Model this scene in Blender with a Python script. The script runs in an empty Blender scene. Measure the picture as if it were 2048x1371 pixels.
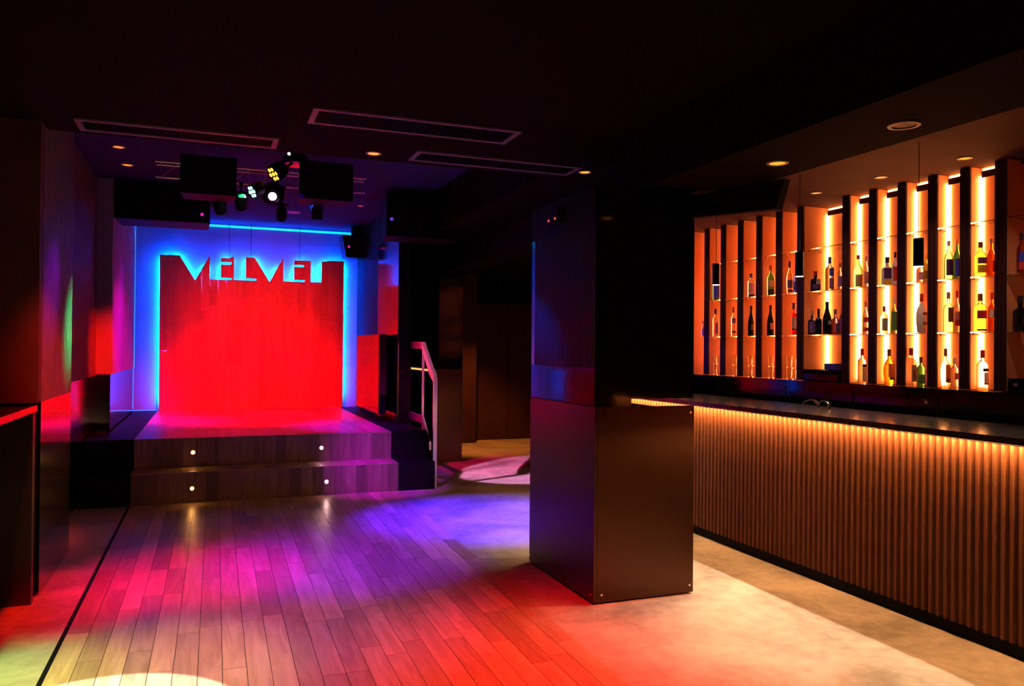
import bpy, bmesh, math, random
from mathutils import Vector, Matrix
random.seed(7)
S = bpy.context.scene
C = S.collection
PI = math.pi

# ------------------------------------------------------------------ camera
F0, YAW, PIT, ROL, HC = 1576.0, .3662, .0069, .0088, 1.6
Fv = Vector((math.sin(YAW)*math.cos(PIT), math.cos(YAW)*math.cos(PIT), math.sin(PIT)))
r0 = Vector((math.cos(YAW), -math.sin(YAW), 0)); u0 = r0.cross(Fv)
Rv = r0*math.cos(ROL)+u0*math.sin(ROL); Uv = u0*math.cos(ROL)-r0*math.sin(ROL)
cd = bpy.data.cameras.new('camera'); cam = bpy.data.objects.new('camera', cd); C.objects.link(cam)
cd.sensor_width = 36; cd.lens = 36*F0/2048; cd.clip_start = .05; cd.clip_end = 60
M = Matrix((Rv, Uv, -Fv)).transposed().to_4x4(); M.translation = (0, 0, HC)
cam.matrix_world = M
S.camera = cam
# ------------------------------------------------------------------ view + world
S.view_settings.view_transform = 'Standard'; S.view_settings.look = 'None'
S.view_settings.exposure = 0.0; S.view_settings.gamma = 1.0
S.view_settings.use_curve_mapping = False
W = bpy.data.worlds.new('world'); S.world = W; W.use_nodes = True
W.node_tree.nodes['Background'].inputs[0].default_value = (.5, .15, .2, 1)
W.node_tree.nodes['Background'].inputs[1].default_value = .001

# ------------------------------------------------------------------ lamps of the room and added fills
def spot(name, loc, tgt, col, power, ang, blend=.6, rad=.05):
    l = bpy.data.lights.new(name, 'SPOT'); l.color = col; l.energy = power
    l.spot_size = math.radians(ang); l.spot_blend = blend; l.shadow_soft_size = rad
    o = bpy.data.objects.new(name, l); C.objects.link(o)
    o.location = loc
    o.rotation_euler = (Vector(tgt)-Vector(loc)).to_track_quat('-Z', 'Y').to_euler()
    return o
def area(name, loc, rot, col, power, sx, sy, spread=180):
    l = bpy.data.lights.new(name, 'AREA'); l.color = col; l.energy = power
    l.shape = 'RECTANGLE'; l.size = sx; l.size_y = sy; l.spread = math.radians(spread)
    o = bpy.data.objects.new(name, l); C.objects.link(o); o.location = loc; o.rotation_euler = rot
    return o
WARM = (1, .38, .09)
RED = (1, .004, .002); BLUE = (.0, .03, 1); VIOL = (.33, .0, 1); MAG = (1, .0, .30)
# stage wash: red on the wooden backdrop, pink beam over the letters
spot('lamp_red_wash', (.55, 8.1, 3.1), (.80, 12.85, 1.62), (1, .010, .0), 3900, 43, 1)
spot('lamp_red_wash', (.45, 9.0, 3.3), (.7, 12.0, .5), (1, .0, .01), 2600, 60, .9)
spot('lamp_red_wash', (.55, 8.1, 3.1), (.65, 12.85, 2.45), (1, .004, .0), 2200, 34, 1)
spot('lamp_violet_riser', (.9, 6.9, 3.1), (1.75, 8.7, .35), (.5, .0, 1), 1100, 24, 1)
spot('lamp_pink_beam', (.55, 7.9, 3.04), (.42, 13.0, 2.95), (1, .02, .70), 110000, 11, 1)
spot('lamp_violet_wash', (1.5, 9.3, 3.35), (1.75, 9.9, .6), (.5, .0, 1), 620, 40, 1)
spot('lamp_violet_wash', (-.75, 11.0, 3.4), (-.7, 11.0, .6), (.4, .0, 1), 260, 50, 1)
# coloured pools on the dance floor
spot('lamp_violet_pool', (.9, 7.6, 3.1), (1.45, 7.85, 0), (.55, .0, 1), 3200, 36, 1)
spot('lamp_blue_pool', (.7, 7.5, 3.1), (2.3, 7.1, 0), (.05, .0, 1), 3800, 40, 1)
spot('lamp_moving_head', (.55, 7.95, 3.03), (4.35, 9.65, 0), (1, .36, .85), 22000, 25, .15)
spot('lamp_magenta_pool', (.0, 5.0, 2.95), (-.12, 5.9, 0), (1, .0, .18), 560, 36, 1)
spot('lamp_violet_pool', (.7, 5.0, 2.95), (.95, 6.0, 0), (.16, .0, 1), 900, 44, 1)
spot('lamp_violet_pool', (.3, 3.6, 2.95), (.40, 4.7, 0), (.6, .12, .55), 330, 50, 1)
spot('lamp_warm_pool', (.3, 3.2, 2.95), (.35, 3.9, 0), (1, .30, .22), 130, 50, 1)
spot('lamp_red_pool', (-.8, 4.6, 2.95), (-.95, 5.55, 0), RED, 700, 32, 1)
spot('lamp_green_pool', (-1.0, 3.6, 2.95), (-1.1, 4.05, 0), (.40, .64, .17), 900, 38, 1)
spot('lamp_yellow_pool', (-.3, 3.3, 2.95), (-.35, 4.1, 0), (.90, .62, .16), 430, 36, 1)
spot('lamp_white_circle', (-.5, 3.0, 2.95), (-.45, 3.58, 0), (1, .9, .85), 1500, 24, .06, .01)
spot('lamp_red_pool', (1.6, 2.6, 2.95), (1.6, 3.3, 0), RED, 900, 52, 1)
spot('lamp_red_pool', (1.9, 3.4, 2.95), (2.1, 3.9, 0), RED, 300, 56, 1)
# grazing colours on the left wall and on the pillar
spot('lamp_green_graze', (.35, 8.0, 3.08), (-1.0, 7.0, 1.85), (.05, 1, .30), 9000, 19, 1)
spot('lamp_blue_graze', (.1, 8.3, 3.0), (-1.15, 7.9, 1.95), (.12, .0, 1), 1300, 24, 1)
spot('lamp_blue_graze', (.2, 7.0, 3.0), (-1.0, 6.1, 2.0), (.3, .0, 1), 420, 20, 1)
spot('lamp_red_graze', (.5, 8.2, 3.0), (-1.12, 9.97, 1.35), (1, .004, .0), 1800, 26, 1)
spot('lamp_red_graze', (.4, 4.4, 2.95), (-1.0, 6.2, 1.25), (1, .03, .02), 900, 26, 1)
spot('lamp_magenta_graze', (.4, 8.9, 3.2), (-1.05, 11.3, 1.3), (.9, .0, .45), 1500, 38, 1)
spot('lamp_blue_pillar', (.8, 8.2, 3.1), (2.25, 5.43, 1.8), (.0, .05, 1), 3000, 9, 1)
spot('fill_magenta_pillar', (-.2, 5.2, 2.95), (2.25, 5.0, .95), (1, .10, .14), 900, 20, 1)  # added lamp, stands in for stage red reflected in the pillar side
spot('lamp_blue_bar_end', (.9, 8.3, 3.1), (4.9, 7.1, 1.6), (.05, .0, 1), 1200, 9, 1)
spot('lamp_rail', (.55, 8.2, 3.1), (2.4, 9.35, 1.25), (1, .0, .12), 1300, 26, 1)
# warm lamps over the bar (their shadow edge under the counter is on the floor)
for y in (2.6, 3.88, 4.54, 5.2, 6.47):
    spot('lamp_bar_downlight', (4.45, y, 2.87), (3.5, y, 0), (1, .74, .48), 250, 62, 1, .02)
for y in (3.3, 4.2, 5.1, 6.0, 6.9):
    spot('fill_shelf_bottles', (4.45, y, 2.86), (5.0, y+.1, 1.75), (1, .62, .42), 16, 80, 1, .03)  # weak fill spots added to brighten bottle fronts and labels
spot('lamp_ceiling_downlight', (2.72, 5.62, 2.95), (3.95, 6.1, .5), (1, .75, .38), 90, 36, .8, .02)
spot('lamp_back_downlight', (3.8, 11.7, 2.75), (4.3, 12.2, 0), (1, .26, .04), 260, 66, .8)

# ------------------------------------------------------------------ materials
def nt(name):
    m = bpy.data.materials.new(name); m.use_nodes = True
    n = m.node_tree; b = n.nodes['Principled BSDF']
    return m, n, b
def mat(name, col, rough=.5, metal=0, noise=0, nscale=8, spec=None, trans=0, ior=1.45, coat=0, bump=0):
    m, n, b = nt(name)
    b.inputs['Base Color'].default_value = (*col, 1)
    b.inputs['Roughness'].default_value = rough; b.inputs['Metallic'].default_value = metal
    b.inputs['Transmission Weight'].default_value = trans; b.inputs['IOR'].default_value = ior
    b.inputs['Coat Weight'].default_value = coat
    if spec is not None: b.inputs['Specular IOR Level'].default_value = spec
    tc = n.nodes.new('ShaderNodeTexCoord'); nz = n.nodes.new('ShaderNodeTexNoise')
    nz.inputs['Scale'].default_value = nscale; nz.inputs['Detail'].default_value = 5
    n.links.new(tc.outputs['Object'], nz.inputs['Vector'])
    if noise:
        r = n.nodes.new('ShaderNodeMapRange')
        r.inputs[3].default_value = 1-noise; r.inputs[4].default_value = 1+noise
        r.inputs[1].default_value = .3; r.inputs[2].default_value = .7
        n.links.new(nz.outputs[0], r.inputs[0])
        v = n.nodes.new('ShaderNodeVectorMath'); v.operation = 'SCALE'
        v.inputs[0].default_value = col; n.links.new(r.outputs[0], v.inputs['Scale'])
        n.links.new(v.outputs[0], b.inputs['Base Color'])
    if bump:
        bp = n.nodes.new('ShaderNodeBump'); bp.inputs['Strength'].default_value = bump
        n.links.new(nz.outputs[0], bp.inputs['Height']); n.links.new(bp.outputs[0], b.inputs['Normal'])
    return m
def emis(name, col, s):
    m, n, b = nt(name)
    b.inputs['Base Color'].default_value = (.02, .02, .02, 1)
    b.inputs['Emission Color'].default_value = (*col, 1); b.inputs['Emission Strength'].default_value = s
    return m
def wood(name, c1, c2, stretch=(9, .9, 9), rough=.34, lo=.62, hi=1.12, coat=0):
    m, n, b = nt(name)
    tc = n.nodes.new('ShaderNodeTexCoord'); oi = n.nodes.new('ShaderNodeObjectInfo')
    mp = n.nodes.new('ShaderNodeMapping'); mp.inputs['Scale'].default_value = stretch
    ad = n.nodes.new('ShaderNodeVectorMath'); ad.operation = 'MULTIPLY_ADD'
    cx = n.nodes.new('ShaderNodeCombineXYZ')
    for i in range(3): n.links.new(oi.outputs['Random'], cx.inputs[i])
    ad.inputs[1].default_value = (37, 53, 71)
    n.links.new(cx.outputs[0], ad.inputs[0]); n.links.new(tc.outputs['Object'], ad.inputs[2])
    n.links.new(ad.outputs[0], mp.inputs['Vector'])
    nz = n.nodes.new('ShaderNodeTexNoise'); nz.inputs['Scale'].default_value = 1.6
    nz.inputs['Detail'].default_value = 8; nz.inputs['Distortion'].default_value = 1.6
    n.links.new(mp.outputs[0], nz.inputs['Vector'])
    mx = n.nodes.new('ShaderNodeMix'); mx.data_type = 'RGBA'
    rr = n.nodes.new('ShaderNodeMapRange'); rr.inputs[1].default_value = .35; rr.inputs[2].default_value = .68
    n.links.new(nz.outputs[0], rr.inputs[0]); n.links.new(rr.outputs[0], mx.inputs[0])
    mx.inputs[6].default_value = (*c1, 1); mx.inputs[7].default_value = (*c2, 1)
    tr = n.nodes.new('ShaderNodeMapRange'); tr.inputs[3].default_value = lo; tr.inputs[4].default_value = hi
    n.links.new(oi.outputs['Random'], tr.inputs[0])
    sc = n.nodes.new('ShaderNodeVectorMath'); sc.operation = 'SCALE'
    n.links.new(mx.outputs[2], sc.inputs[0]); n.links.new(tr.outputs[0], sc.inputs['Scale'])
    n.links.new(sc.outputs[0], b.inputs['Base Color'])
    b.inputs['Roughness'].default_value = rough; b.inputs['Coat Weight'].default_value = coat
    bp = n.nodes.new('ShaderNodeBump'); bp.inputs['Strength'].default_value = .06
    n.links.new(nz.outputs[0], bp.inputs['Height']); n.links.new(bp.outputs[0], b.inputs['Normal'])
    return m
def concrete():
    m, n, b = nt('concrete')
    tc = n.nodes.new('ShaderNodeTexCoord')
    a = n.nodes.new('ShaderNodeTexNoise'); a.inputs['Scale'].default_value = 1.3; a.inputs['Detail'].default_value = 9
    a.inputs['Distortion'].default_value = .8
    c = n.nodes.new('ShaderNodeTexNoise'); c.inputs['Scale'].default_value = 14; c.inputs['Detail'].default_value = 6
    n.links.new(tc.outputs['Object'], a.inputs[0]); n.links.new(tc.outputs['Object'], c.inputs[0])
    mt = n.nodes.new('ShaderNodeMath'); mt.operation = 'MULTIPLY_ADD'; mt.inputs[1].default_value = .35
    n.links.new(c.outputs[0], mt.inputs[0]); n.links.new(a.outputs[0], mt.inputs[2])
    cr = n.nodes.new('ShaderNodeValToRGB'); e = cr.color_ramp.elements
    e[0].position = .5; e[0].color = (.24, .21, .18, 1); e[1].position = .85; e[1].color = (.58, .52, .45, 1)
    n.links.new(mt.outputs[0], cr.inputs[0]); n.links.new(cr.outputs[0], b.inputs['Base Color'])
    rg = n.nodes.new('ShaderNodeMapRange'); rg.inputs[3].default_value = .62; rg.inputs[4].default_value = .38
    n.links.new(a.outputs[0], rg.inputs[0]); n.links.new(rg.outputs[0], b.inputs['Roughness'])
    bp = n.nodes.new('ShaderNodeBump'); bp.inputs['Strength'].default_value = .12
    n.links.new(c.outputs[0], bp.inputs['Height']); n.links.new(bp.outputs[0], b.inputs['Normal'])
    return m
def brushed(name, col, rough, vert=True, met=1):
    m, n, b = nt(name)
    tc = n.nodes.new('ShaderNodeTexCoord'); mp = n.nodes.new('ShaderNodeMapping')
    mp.inputs['Scale'].default_value = (60, 60, 2) if vert else (2, 2, 60)
    nz = n.nodes.new('ShaderNodeTexNoise'); nz.inputs['Scale'].default_value = 2; nz.inputs['Detail'].default_value = 6
    n.links.new(tc.outputs['Object'], mp.inputs[0]); n.links.new(mp.outputs[0], nz.inputs[0])
    r = n.nodes.new('ShaderNodeMapRange'); r.inputs[3].default_value = rough-.01; r.inputs[4].default_value = rough+.03
    n.links.new(nz.outputs[0], r.inputs[0]); n.links.new(r.outputs[0], b.inputs['Roughness'])
    b.inputs['Base Color'].default_value = (*col, 1); b.inputs['Metallic'].default_value = met
    return m
m_conc = concrete()
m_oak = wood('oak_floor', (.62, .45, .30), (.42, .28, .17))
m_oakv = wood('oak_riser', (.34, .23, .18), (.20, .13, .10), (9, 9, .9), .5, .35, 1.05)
m_oakb = wood('oak_backdrop', (.62, .40, .20), (.46, .28, .13), (9, 9, .7), .42, .74, 1.06)
m_black = mat('black_paint', (.006, .006, .007), .6, spec=.08, noise=.2)
m_dark = mat('dark_plaster', (.007, .003, .003), .8, spec=.03, noise=.15, nscale=3)
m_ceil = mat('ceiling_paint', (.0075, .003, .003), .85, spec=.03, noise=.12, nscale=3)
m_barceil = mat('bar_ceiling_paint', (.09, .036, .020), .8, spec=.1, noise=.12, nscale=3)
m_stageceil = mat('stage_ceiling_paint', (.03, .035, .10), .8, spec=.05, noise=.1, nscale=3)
m_stagewall = mat('stage_wall_paint', (.22, .22, .26), .6, spec=.08, noise=.12, nscale=2)
m_gloss = mat('gloss_black', (.004, .004, .005), .07, spec=.5, noise=.1)
m_mirror = brushed('dark_steel', (.26, .22, .20), .11, True)
m_bronze = brushed('bronze_steel', (.085, .040, .028), .33, True)
m_door = mat('door_veneer', (.07, .028, .018), .6, spec=.1, noise=.2, nscale=3)
m_rib = mat('ribbed_panel', (.12, .095, .08), .5, spec=.12, noise=.1)
m_slat = mat('bar_slat', (.19, .078, .040), .5, spec=.06, noise=.12, nscale=20)
m_slatback = mat('bar_slat_backing', (.015, .005, .004), .7, spec=.05, noise=.1)
m_counter = mat('black_granite', (.022, .018, .018), .15, noise=.3, nscale=60)
m_finside = mat('shelf_side_laminate', (.76, .35, .17), .6, spec=.1, noise=.05)
m_finfront = mat('fin_front', (.04, .014, .012), .4, spec=.2, noise=.1)
m_glass = mat('shelf_glass', (.80, .95, .88), .03, trans=1, ior=1.5)
m_chrome = mat('chrome', (.8, .8, .8), .12, 1, noise=.05)
m_alu = mat('aluminium', (.55, .55, .57), .35, 1, noise=.05)
m_rail = mat('rail_steel', (.55, .5, .5), .4, 1, noise=.05)
m_white = mat('white_ring', (.45, .42, .40), .5, noise=.05)
m_grille = mat('vent_grille', (.006, .005, .005), .6, spec=.06, noise=.1)
m_rubber = mat('rubber', (.01, .01, .01), .8, noise=.1)
e_bar = emis('led_warm_bar', (1, .44, .14), 290)
e_shelf = emis('led_warm_shelf', (1, .34, .09), 20)
e_cyan = emis('led_blue', (.0, .36, 1), 2.6)
e_cyan2 = emis('led_blue_backdrop', (.0, .13, 1), 3400)
e_down = emis('downlight_glow', (1, .18, .01), 2.2)
e_downw = emis('downlight_glow_warm', (1, .22, .015), 2.8)
e_downr = emis('downlight_glow_red', (1, .06, .02), 2)
e_step = emis('step_light_amber', (1, .40, .06), 14)
e_stepp = emis('step_light_pink', (1, .55, .45), 14)
e_pend = emis('pendant_glow', (1, .85, .7), 5)
e_orange = emis('par_led_orange', (1, .28, .02), 6)
e_green = emis('par_led_green', (.25, 1, .75), 8)
e_pink = emis('moving_head_glow', (1, .5, 1), 25)
e_whitedot = emis('white_led', (.7, 1, .9), 3)
e_mark = emis('logo_glow_pink', (.8, .02, .5), .8)  # badge is no lamp, its coloured gleam is set as emission
e_markv = emis('logo_glow_violet', (.25, .05, .9), .8)  # same self-glowing badge colour in violet
e_redled = emis('standby_led', (1, .05, .02), 3)

# ------------------------------------------------------------------ mesh helpers
class MB:
    def __init__(s): s.b = bmesh.new()
    def box(s, x0, x1, y0, y1, z0, z1, m=None):
        vs = [s.b.verts.new(Vector(p)) for p in ((x0,y0,z0),(x1,y0,z0),(x1,y1,z0),(x0,y1,z0),(x0,y0,z1),(x1,y0,z1),(x1,y1,z1),(x0,y1,z1))]
        for f in ((0,3,2,1),(4,5,6,7),(0,1,5,4),(1,2,6,5),(2,3,7,6),(3,0,4,7)): s.b.faces.new([vs[i] for i in f])
        if m: bmesh.ops.transform(s.b, matrix=m, verts=vs)
        return s
    def prism(s, pts, a, b_, axis='z'):
        def P(p, h):
            return {'z': (p[0], p[1], h), 'y': (p[0], h, p[1]), 'x': (h, p[0], p[1])}[axis]
        A = [s.b.verts.new(P(p, a)) for p in pts]; B = [s.b.verts.new(P(p, b_)) for p in pts]
        n = len(pts)
        fs = [s.b.faces.new(A[::-1]), s.b.faces.new(B)]
        for i in range(n): fs.append(s.b.faces.new((A[i], A[(i+1) % n], B[(i+1) % n], B[i])))
        bmesh.ops.recalc_face_normals(s.b, faces=fs)
        return s
    def rod(s, p, q, r, n=8, r2=None, cap=True):
        p, q = Vector(p), Vector(q); d = (q-p); L = d.length; d.normalize()
        R = d.to_track_quat('Z', 'Y').to_matrix().to_4x4(); R.translation = (p+q)/2
        bmesh.ops.create_cone(s.b, cap_ends=cap, segments=n, radius1=r, radius2=r if r2 is None else r2, depth=L, matrix=R)
        return s
    def tube(s, pts, r, n=6):
        for i in range(len(pts)-1): s.rod(pts[i], pts[i+1], r, n)
        return s
    def lathe(s, prof, n=16, o=(0,0,0), a0=0, a1=2*PI):
        full = abs(a1-a0-2*PI) < 1e-6; k = n if full else n+1
        rings = []
        for r, z in prof:
            rings.append([s.b.verts.new((o[0]+r*math.cos(a0+(a1-a0)*i/n), o[1]+r*math.sin(a0+(a1-a0)*i/n), o[2]+z)) for i in range(k)])
        for a, b_ in zip(rings, rings[1:]):
            for i in range(n):
                j = (i+1) % k
                s.b.faces.new((a[i], a[j], b_[j], b_[i]))
        if full:
            if prof[0][0] > 0: s.b.faces.new(rings[0][::-1])
            if prof[-1][0] > 0: s.b.faces.new(rings[-1])
        return s
    def mesh(s, name, m, smooth=False, bevel=0):
        if bevel: bmesh.ops.bevel(s.b, geom=list(s.b.edges), offset=bevel, segments=1, affect='EDGES')
        me = bpy.data.meshes.new(name); s.b.to_mesh(me); s.b.free()
        if smooth:
            for p in me.polygons: p.use_smooth = True
            try: me.set_sharp_from_angle(angle=math.radians(40))
            except Exception: pass
        me.materials.append(m); return me
    def obj(s, name, m, parent=None, loc=(0,0,0), smooth=False, bevel=0):
        o = bpy.data.objects.new(name, s.mesh(name, m, smooth, bevel)); C.objects.link(o)
        o.location = loc; o.parent = parent; return o
def inst(name, me, parent=None, loc=(0,0,0), rot=(0,0,0)):
    o = bpy.data.objects.new(name, me); C.objects.link(o); o.parent = parent; o.location = loc; o.rotation_euler = rot
    return o
def tag(o, label, cat, group=None, kind=None):
    o['label'] = label; o['category'] = cat
    if group: o['group'] = group
    if kind: o['kind'] = kind
    return o
def thing(name, label, cat, loc=(0,0,0), group=None, rz=0):
    o = bpy.data.objects.new(name, None); C.objects.link(o); o.location = loc; o.rotation_euler[2] = rz
    o.empty_display_size = .1
    return tag(o, label, cat, group)
def struct(o, label=None):
    o['kind'] = 'structure'
    if label: o['label'] = label
    return o
def B(x0, x1, y0, y1, z0, z1): return MB().box(x0, x1, y0, y1, z0, z1)

# ------------------------------------------------------------------ shell
XL, XR, YN, YB = -1.7, 5.75, -1.5, 13.15
struct(B(XL, XR, YN, YB, -.1, 0).obj('floor', m_conc), 'worn concrete floor around the wooden dance strip')
wf = struct(B(-.745, 1.80, YN+.2, 8.66, 0, .0012).obj('floor', m_black), 'oak plank strip running down the room to the stage steps')
def WX(y): return 2.595+(y-3.3)*(.111/5.4)
ncol = 23
for c in range(ncol):
    y = 1.2 - random.random()*.9
    while y < 8.66:
        L = random.choice((.62, .8, .98, 1.15, 1.3)); y1 = min(y+L, 8.66)
        if 8.66-y1 < .25: y1 = 8.66
        if y1 > 1.3:
            g = .0014; ya, yb = max(y, 1.3)+g, y1-g
            def X(k, yy): return -.72 + k/ncol*WX(yy)
            p = MB().prism([(X(c, ya)+g, ya), (X(c+1, ya)-g, ya), (X(c+1, yb)-g, yb), (X(c, yb)+g, yb)], .0012, .0052+random.random()*.0006)
            p.obj('plank', m_oak, wf)
        y = y1
# ceilings
struct(B(XL, 2.52, YN, 5.88, 3.0, 3.6).obj('ceiling', m_ceil), 'dark lower ceiling over the dance floor')
struct(B(2.52, 3.02, 4.23, 5.88, 3.0, 3.6).obj('ceiling', m_ceil))
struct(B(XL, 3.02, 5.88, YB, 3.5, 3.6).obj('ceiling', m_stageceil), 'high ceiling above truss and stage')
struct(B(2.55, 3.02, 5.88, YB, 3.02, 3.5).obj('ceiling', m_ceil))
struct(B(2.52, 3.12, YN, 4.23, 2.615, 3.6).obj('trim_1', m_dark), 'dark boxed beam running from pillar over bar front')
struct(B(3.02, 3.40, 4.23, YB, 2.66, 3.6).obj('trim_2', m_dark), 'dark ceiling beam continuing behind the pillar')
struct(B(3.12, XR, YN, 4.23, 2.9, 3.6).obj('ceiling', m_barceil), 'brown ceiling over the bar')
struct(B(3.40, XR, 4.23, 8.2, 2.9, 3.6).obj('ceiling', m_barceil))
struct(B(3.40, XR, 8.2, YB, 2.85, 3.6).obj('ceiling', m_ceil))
# walls
struct(B(XL, XR, YN-.1, YN, 0, 3.6).obj('wall_near', m_dark))
struct(B(XL-.1, XL, YN, YB, 0, 3.6).obj('wall_left', m_dark))
struct(B(XR, XR+.1, YN, YB, 0, 3.6).obj('wall_right', m_dark))
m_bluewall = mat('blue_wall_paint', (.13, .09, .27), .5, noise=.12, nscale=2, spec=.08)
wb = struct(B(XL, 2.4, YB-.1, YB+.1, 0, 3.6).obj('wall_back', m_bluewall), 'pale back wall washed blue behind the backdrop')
struct(B(2.4, XR, YB-.05, YB+.1, 0, 3.6).obj('wall_back', m_dark))
# left wall: three steps of wainscot and ribbed cladding above it
wl = struct(B(XL, -1.02, 5.76, 6.92, 0, 1.235).obj('wall_left', m_black), 'left wall clad in dark steel below and vertical ribs above')
B(-1.02, -1.0, 5.765, 6.915, 0.004, 1.235).obj('wainscot_panel', m_mirror, wl)
B(XL, -1.02, 5.76, 6.92, 1.235, 3.0).obj('cladding_core', m_dark, wl)
B(XL, -1.035, 5.88, 6.92, 3.0, 3.5).obj('cladding_core', m_dark, wl)
b = MB(); y = 5.775
while y < 6.9: b.box(-1.02, -.998, y, y+.032, 1.238, 3.0 if y < 5.85 else 3.49); y += .05
o = b.obj('ribs', m_rib, wl); o['kind'] = 'stuff'
wl2 = struct(B(XL, -1.22, 6.92, 9.98, 0, 1.25).obj('wall_left', m_black), 'set-back left wall beside the stage steps')
B(-1.22, -1.2, 6.925, 8.45, .004, 1.25).obj('wainscot_panel', m_mirror, wl2)
B(-1.22, -1.2, 8.455, 9.975, .004, 1.25).obj('wainscot_panel', m_mirror, wl2)
B(XL, -1.22, 6.92, 9.98, 1.25, 3.49).obj('cladding_core', m_dark, wl2)
b = MB(); y = 6.93
while y < 9.95: b.box(-1.22, -1.198, y, y+.032, 1.253, 3.49); y += .05
o = b.obj('ribs', m_rib, wl2); o['kind'] = 'stuff'
wl3 = struct(B(XL, -1.05, 9.98, 12.84, 0, 1.265).obj('wall_left', m_mirror), 'left side wall of the stage, glossy base and plain panel above')
B(XL, -1.04, 9.98, 12.84, 1.267, 3.49).obj('wall_panel', m_stagewall, wl3)
B(-1.205, -1.045, 9.965, 9.98, 1.267, 3.49).obj('return_panel', m_stagewall, wl3)
# right side of stage: glossy jamb that mirrors the backdrop
wr = struct(B(2.26, 2.42, 9.93, 13.05, .0, 3.49).obj('wall_right', m_black), 'dark wall at the right of the stage')
B(2.245, 2.26, 9.93, 11.25, .625, 1.33).obj('wainscot_panel', m_mirror, wr)
B(2.245, 2.26, 9.93, 11.25, 1.334, 3.05).obj('mirror_panel', m_mirror, wr)

# left alcove with drink ledge (near left)
al = struct(B(XL, -1.35, YN, 5.66, 0, 3.0).obj('wall_left', m_dark), 'recessed near-left wall above the drink ledge')
b = MB(); y = 3.2
while y < 5.3: b.box(-1.35, -1.328, y, y+.032, 1.26, 2.98); y += .05
o = b.obj('ribs', m_rib, al); o['kind'] = 'stuff'
struct(B(XL, -1.0, 5.66, 5.755, 1.235, 3.0).obj('trim_4', m_door), 'brown return panel above the ledge end')
lg = thing('drink_ledge', 'long wall ledge with narrow dark top and end panel at left edge', 'ledge', (-1.2, 5.6, 0))
B(-.12, .20, -7.0, .05, 1.182, 1.222).obj('ledge_top', m_mirror, lg)
B(-.12, .19, -.02, .05, 0, 1.18).obj('end_panel', m_bronze, lg)
B(-.12, -.10, -7.0, -.03, 0, 1.18).obj('back_panel', m_black, lg)

# ------------------------------------------------------------------ stage
st = thing('stage', 'two-step wooden stage with black side steps and round step lights', 'stage', (.63, 8.665, 0))
def SX(x): return x-.63
def SY(y): return y-8.665
def sbox(x0, x1, y0, y1, z0, z1): return B(SX(x0), SX(x1), SY(y0), SY(y1), z0, z1)
sbox(-.70, 1.96, 8.70, 13.0, 0, .295).obj('base_carcass', m_black, st)
sbox(-.70, 1.96, 9.08, 13.0, .295, .605).obj('base_carcass', m_black, st)
for x0, x1 in ((-1.19, -.725), (1.985, 2.40)):
    sbox(x0, x1, 8.665, 9.02, 0, .312).obj('side_step', m_black, st)
    sbox(x0, x1 if x1 < 0 else 2.24, 9.05, 9.96, 0, .62).obj('side_platform', m_black, st)
    sbox(max(x0, -1.035), x1 if x1 < 0 else 2.24, 9.96, 13.0, 0, .62).obj('side_platform', m_black, st)
sbox(2.24, 2.40, 9.05, 9.9, 0, .62).obj('side_platform', m_black, st)
n = 23; w = 2.70/n
for i in range(n):
    x0 = -.72+i*w; x1 = x0+w-.0016
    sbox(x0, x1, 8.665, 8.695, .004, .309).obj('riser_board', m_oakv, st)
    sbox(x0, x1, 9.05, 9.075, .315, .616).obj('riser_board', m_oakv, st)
    sbox(x0, x1, 8.665, 9.049, .3095, .314).obj('tread_board', m_oak, st)
    y = 9.05
    while y < 12.84:
        L = random.choice((.8, 1.0, 1.25)); y1 = min(y+L, 12.84)
        if 12.84-y1 < .25: y1 = 12.84
        sbox(x0, x1, y+.001, y1-.001, .6165, .6215).obj('deck_board', m_oak, st)
        y = y1
for i, (x, y, z) in enumerate(((-.154, 9.05, .465), (1.185, 9.05, .464), (-.153, 8.665, .147), (1.192, 8.665, .145))):
    q = MB().rod((SX(x), SY(y)-.004, z), (SX(x), SY(y)+.002, z), .027, 20).obj('step_light_ring', m_chrome, st)
    MB().rod((SX(x), SY(y)-.0075, z), (SX(x), SY(y)-.003, z), .019, 20).obj('lens', e_step if i in (0, 2) else e_stepp, q)
    spot('lamp_step', (x, y-.03, z), (x, y-.6, z-.25), (1, .42, .1) if i in (0, 2) else (1, .5, .5), .6, 150, 1, .015)

# backdrop with the name cut out of its upper edge
OUT = [(-0.71,2.955),(-0.436,2.957),(-0.217,2.592),(-0.022,2.965),(-0.009,2.977),(-0.017,2.613),(0.309,2.616),(0.309,2.645),(0.146,2.645),(0.145,2.845),(0.298,2.85),(0.298,2.885),(0.145,2.883),(0.144,2.948),(0.288,2.95),(0.288,2.97),(0.339,2.97),(0.335,2.617),(0.667,2.617),(0.666,2.648),(0.508,2.649),(0.507,2.973),(0.637,2.974),(0.862,2.605),(1.059,2.987),(1.067,2.989),(1.069,2.622),(1.394,2.626),(1.394,2.656),(1.233,2.656),(1.232,2.858),(1.383,2.860),(1.383,2.892),(1.232,2.889),(1.231,2.959),(1.491,2.965),(1.488,2.626),(1.658,2.628),(1.66,2.967),(1.754,2.968),(1.754,2.982),(2.01,2.984),(2.012,.627),(-0.701,.622)]
bd = thing('stage_backdrop', 'tall oak plank backdrop lit red with VELVET cut from its top', 'backdrop', (.65, 12.85, .622))
from mathutils.geometry import tessellate_polygon
full = bmesh.new()
fv = [full.verts.new((x-.65, 0, z-.622)) for x, z in OUT]
for tri in tessellate_polygon([[Vector((x, z, 0)) for x, z in OUT]]):
    try: full.faces.new([fv[i] for i in tri])
    except ValueError: pass
bmesh.ops.recalc_face_normals(full, faces=full.faces[:])
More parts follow.
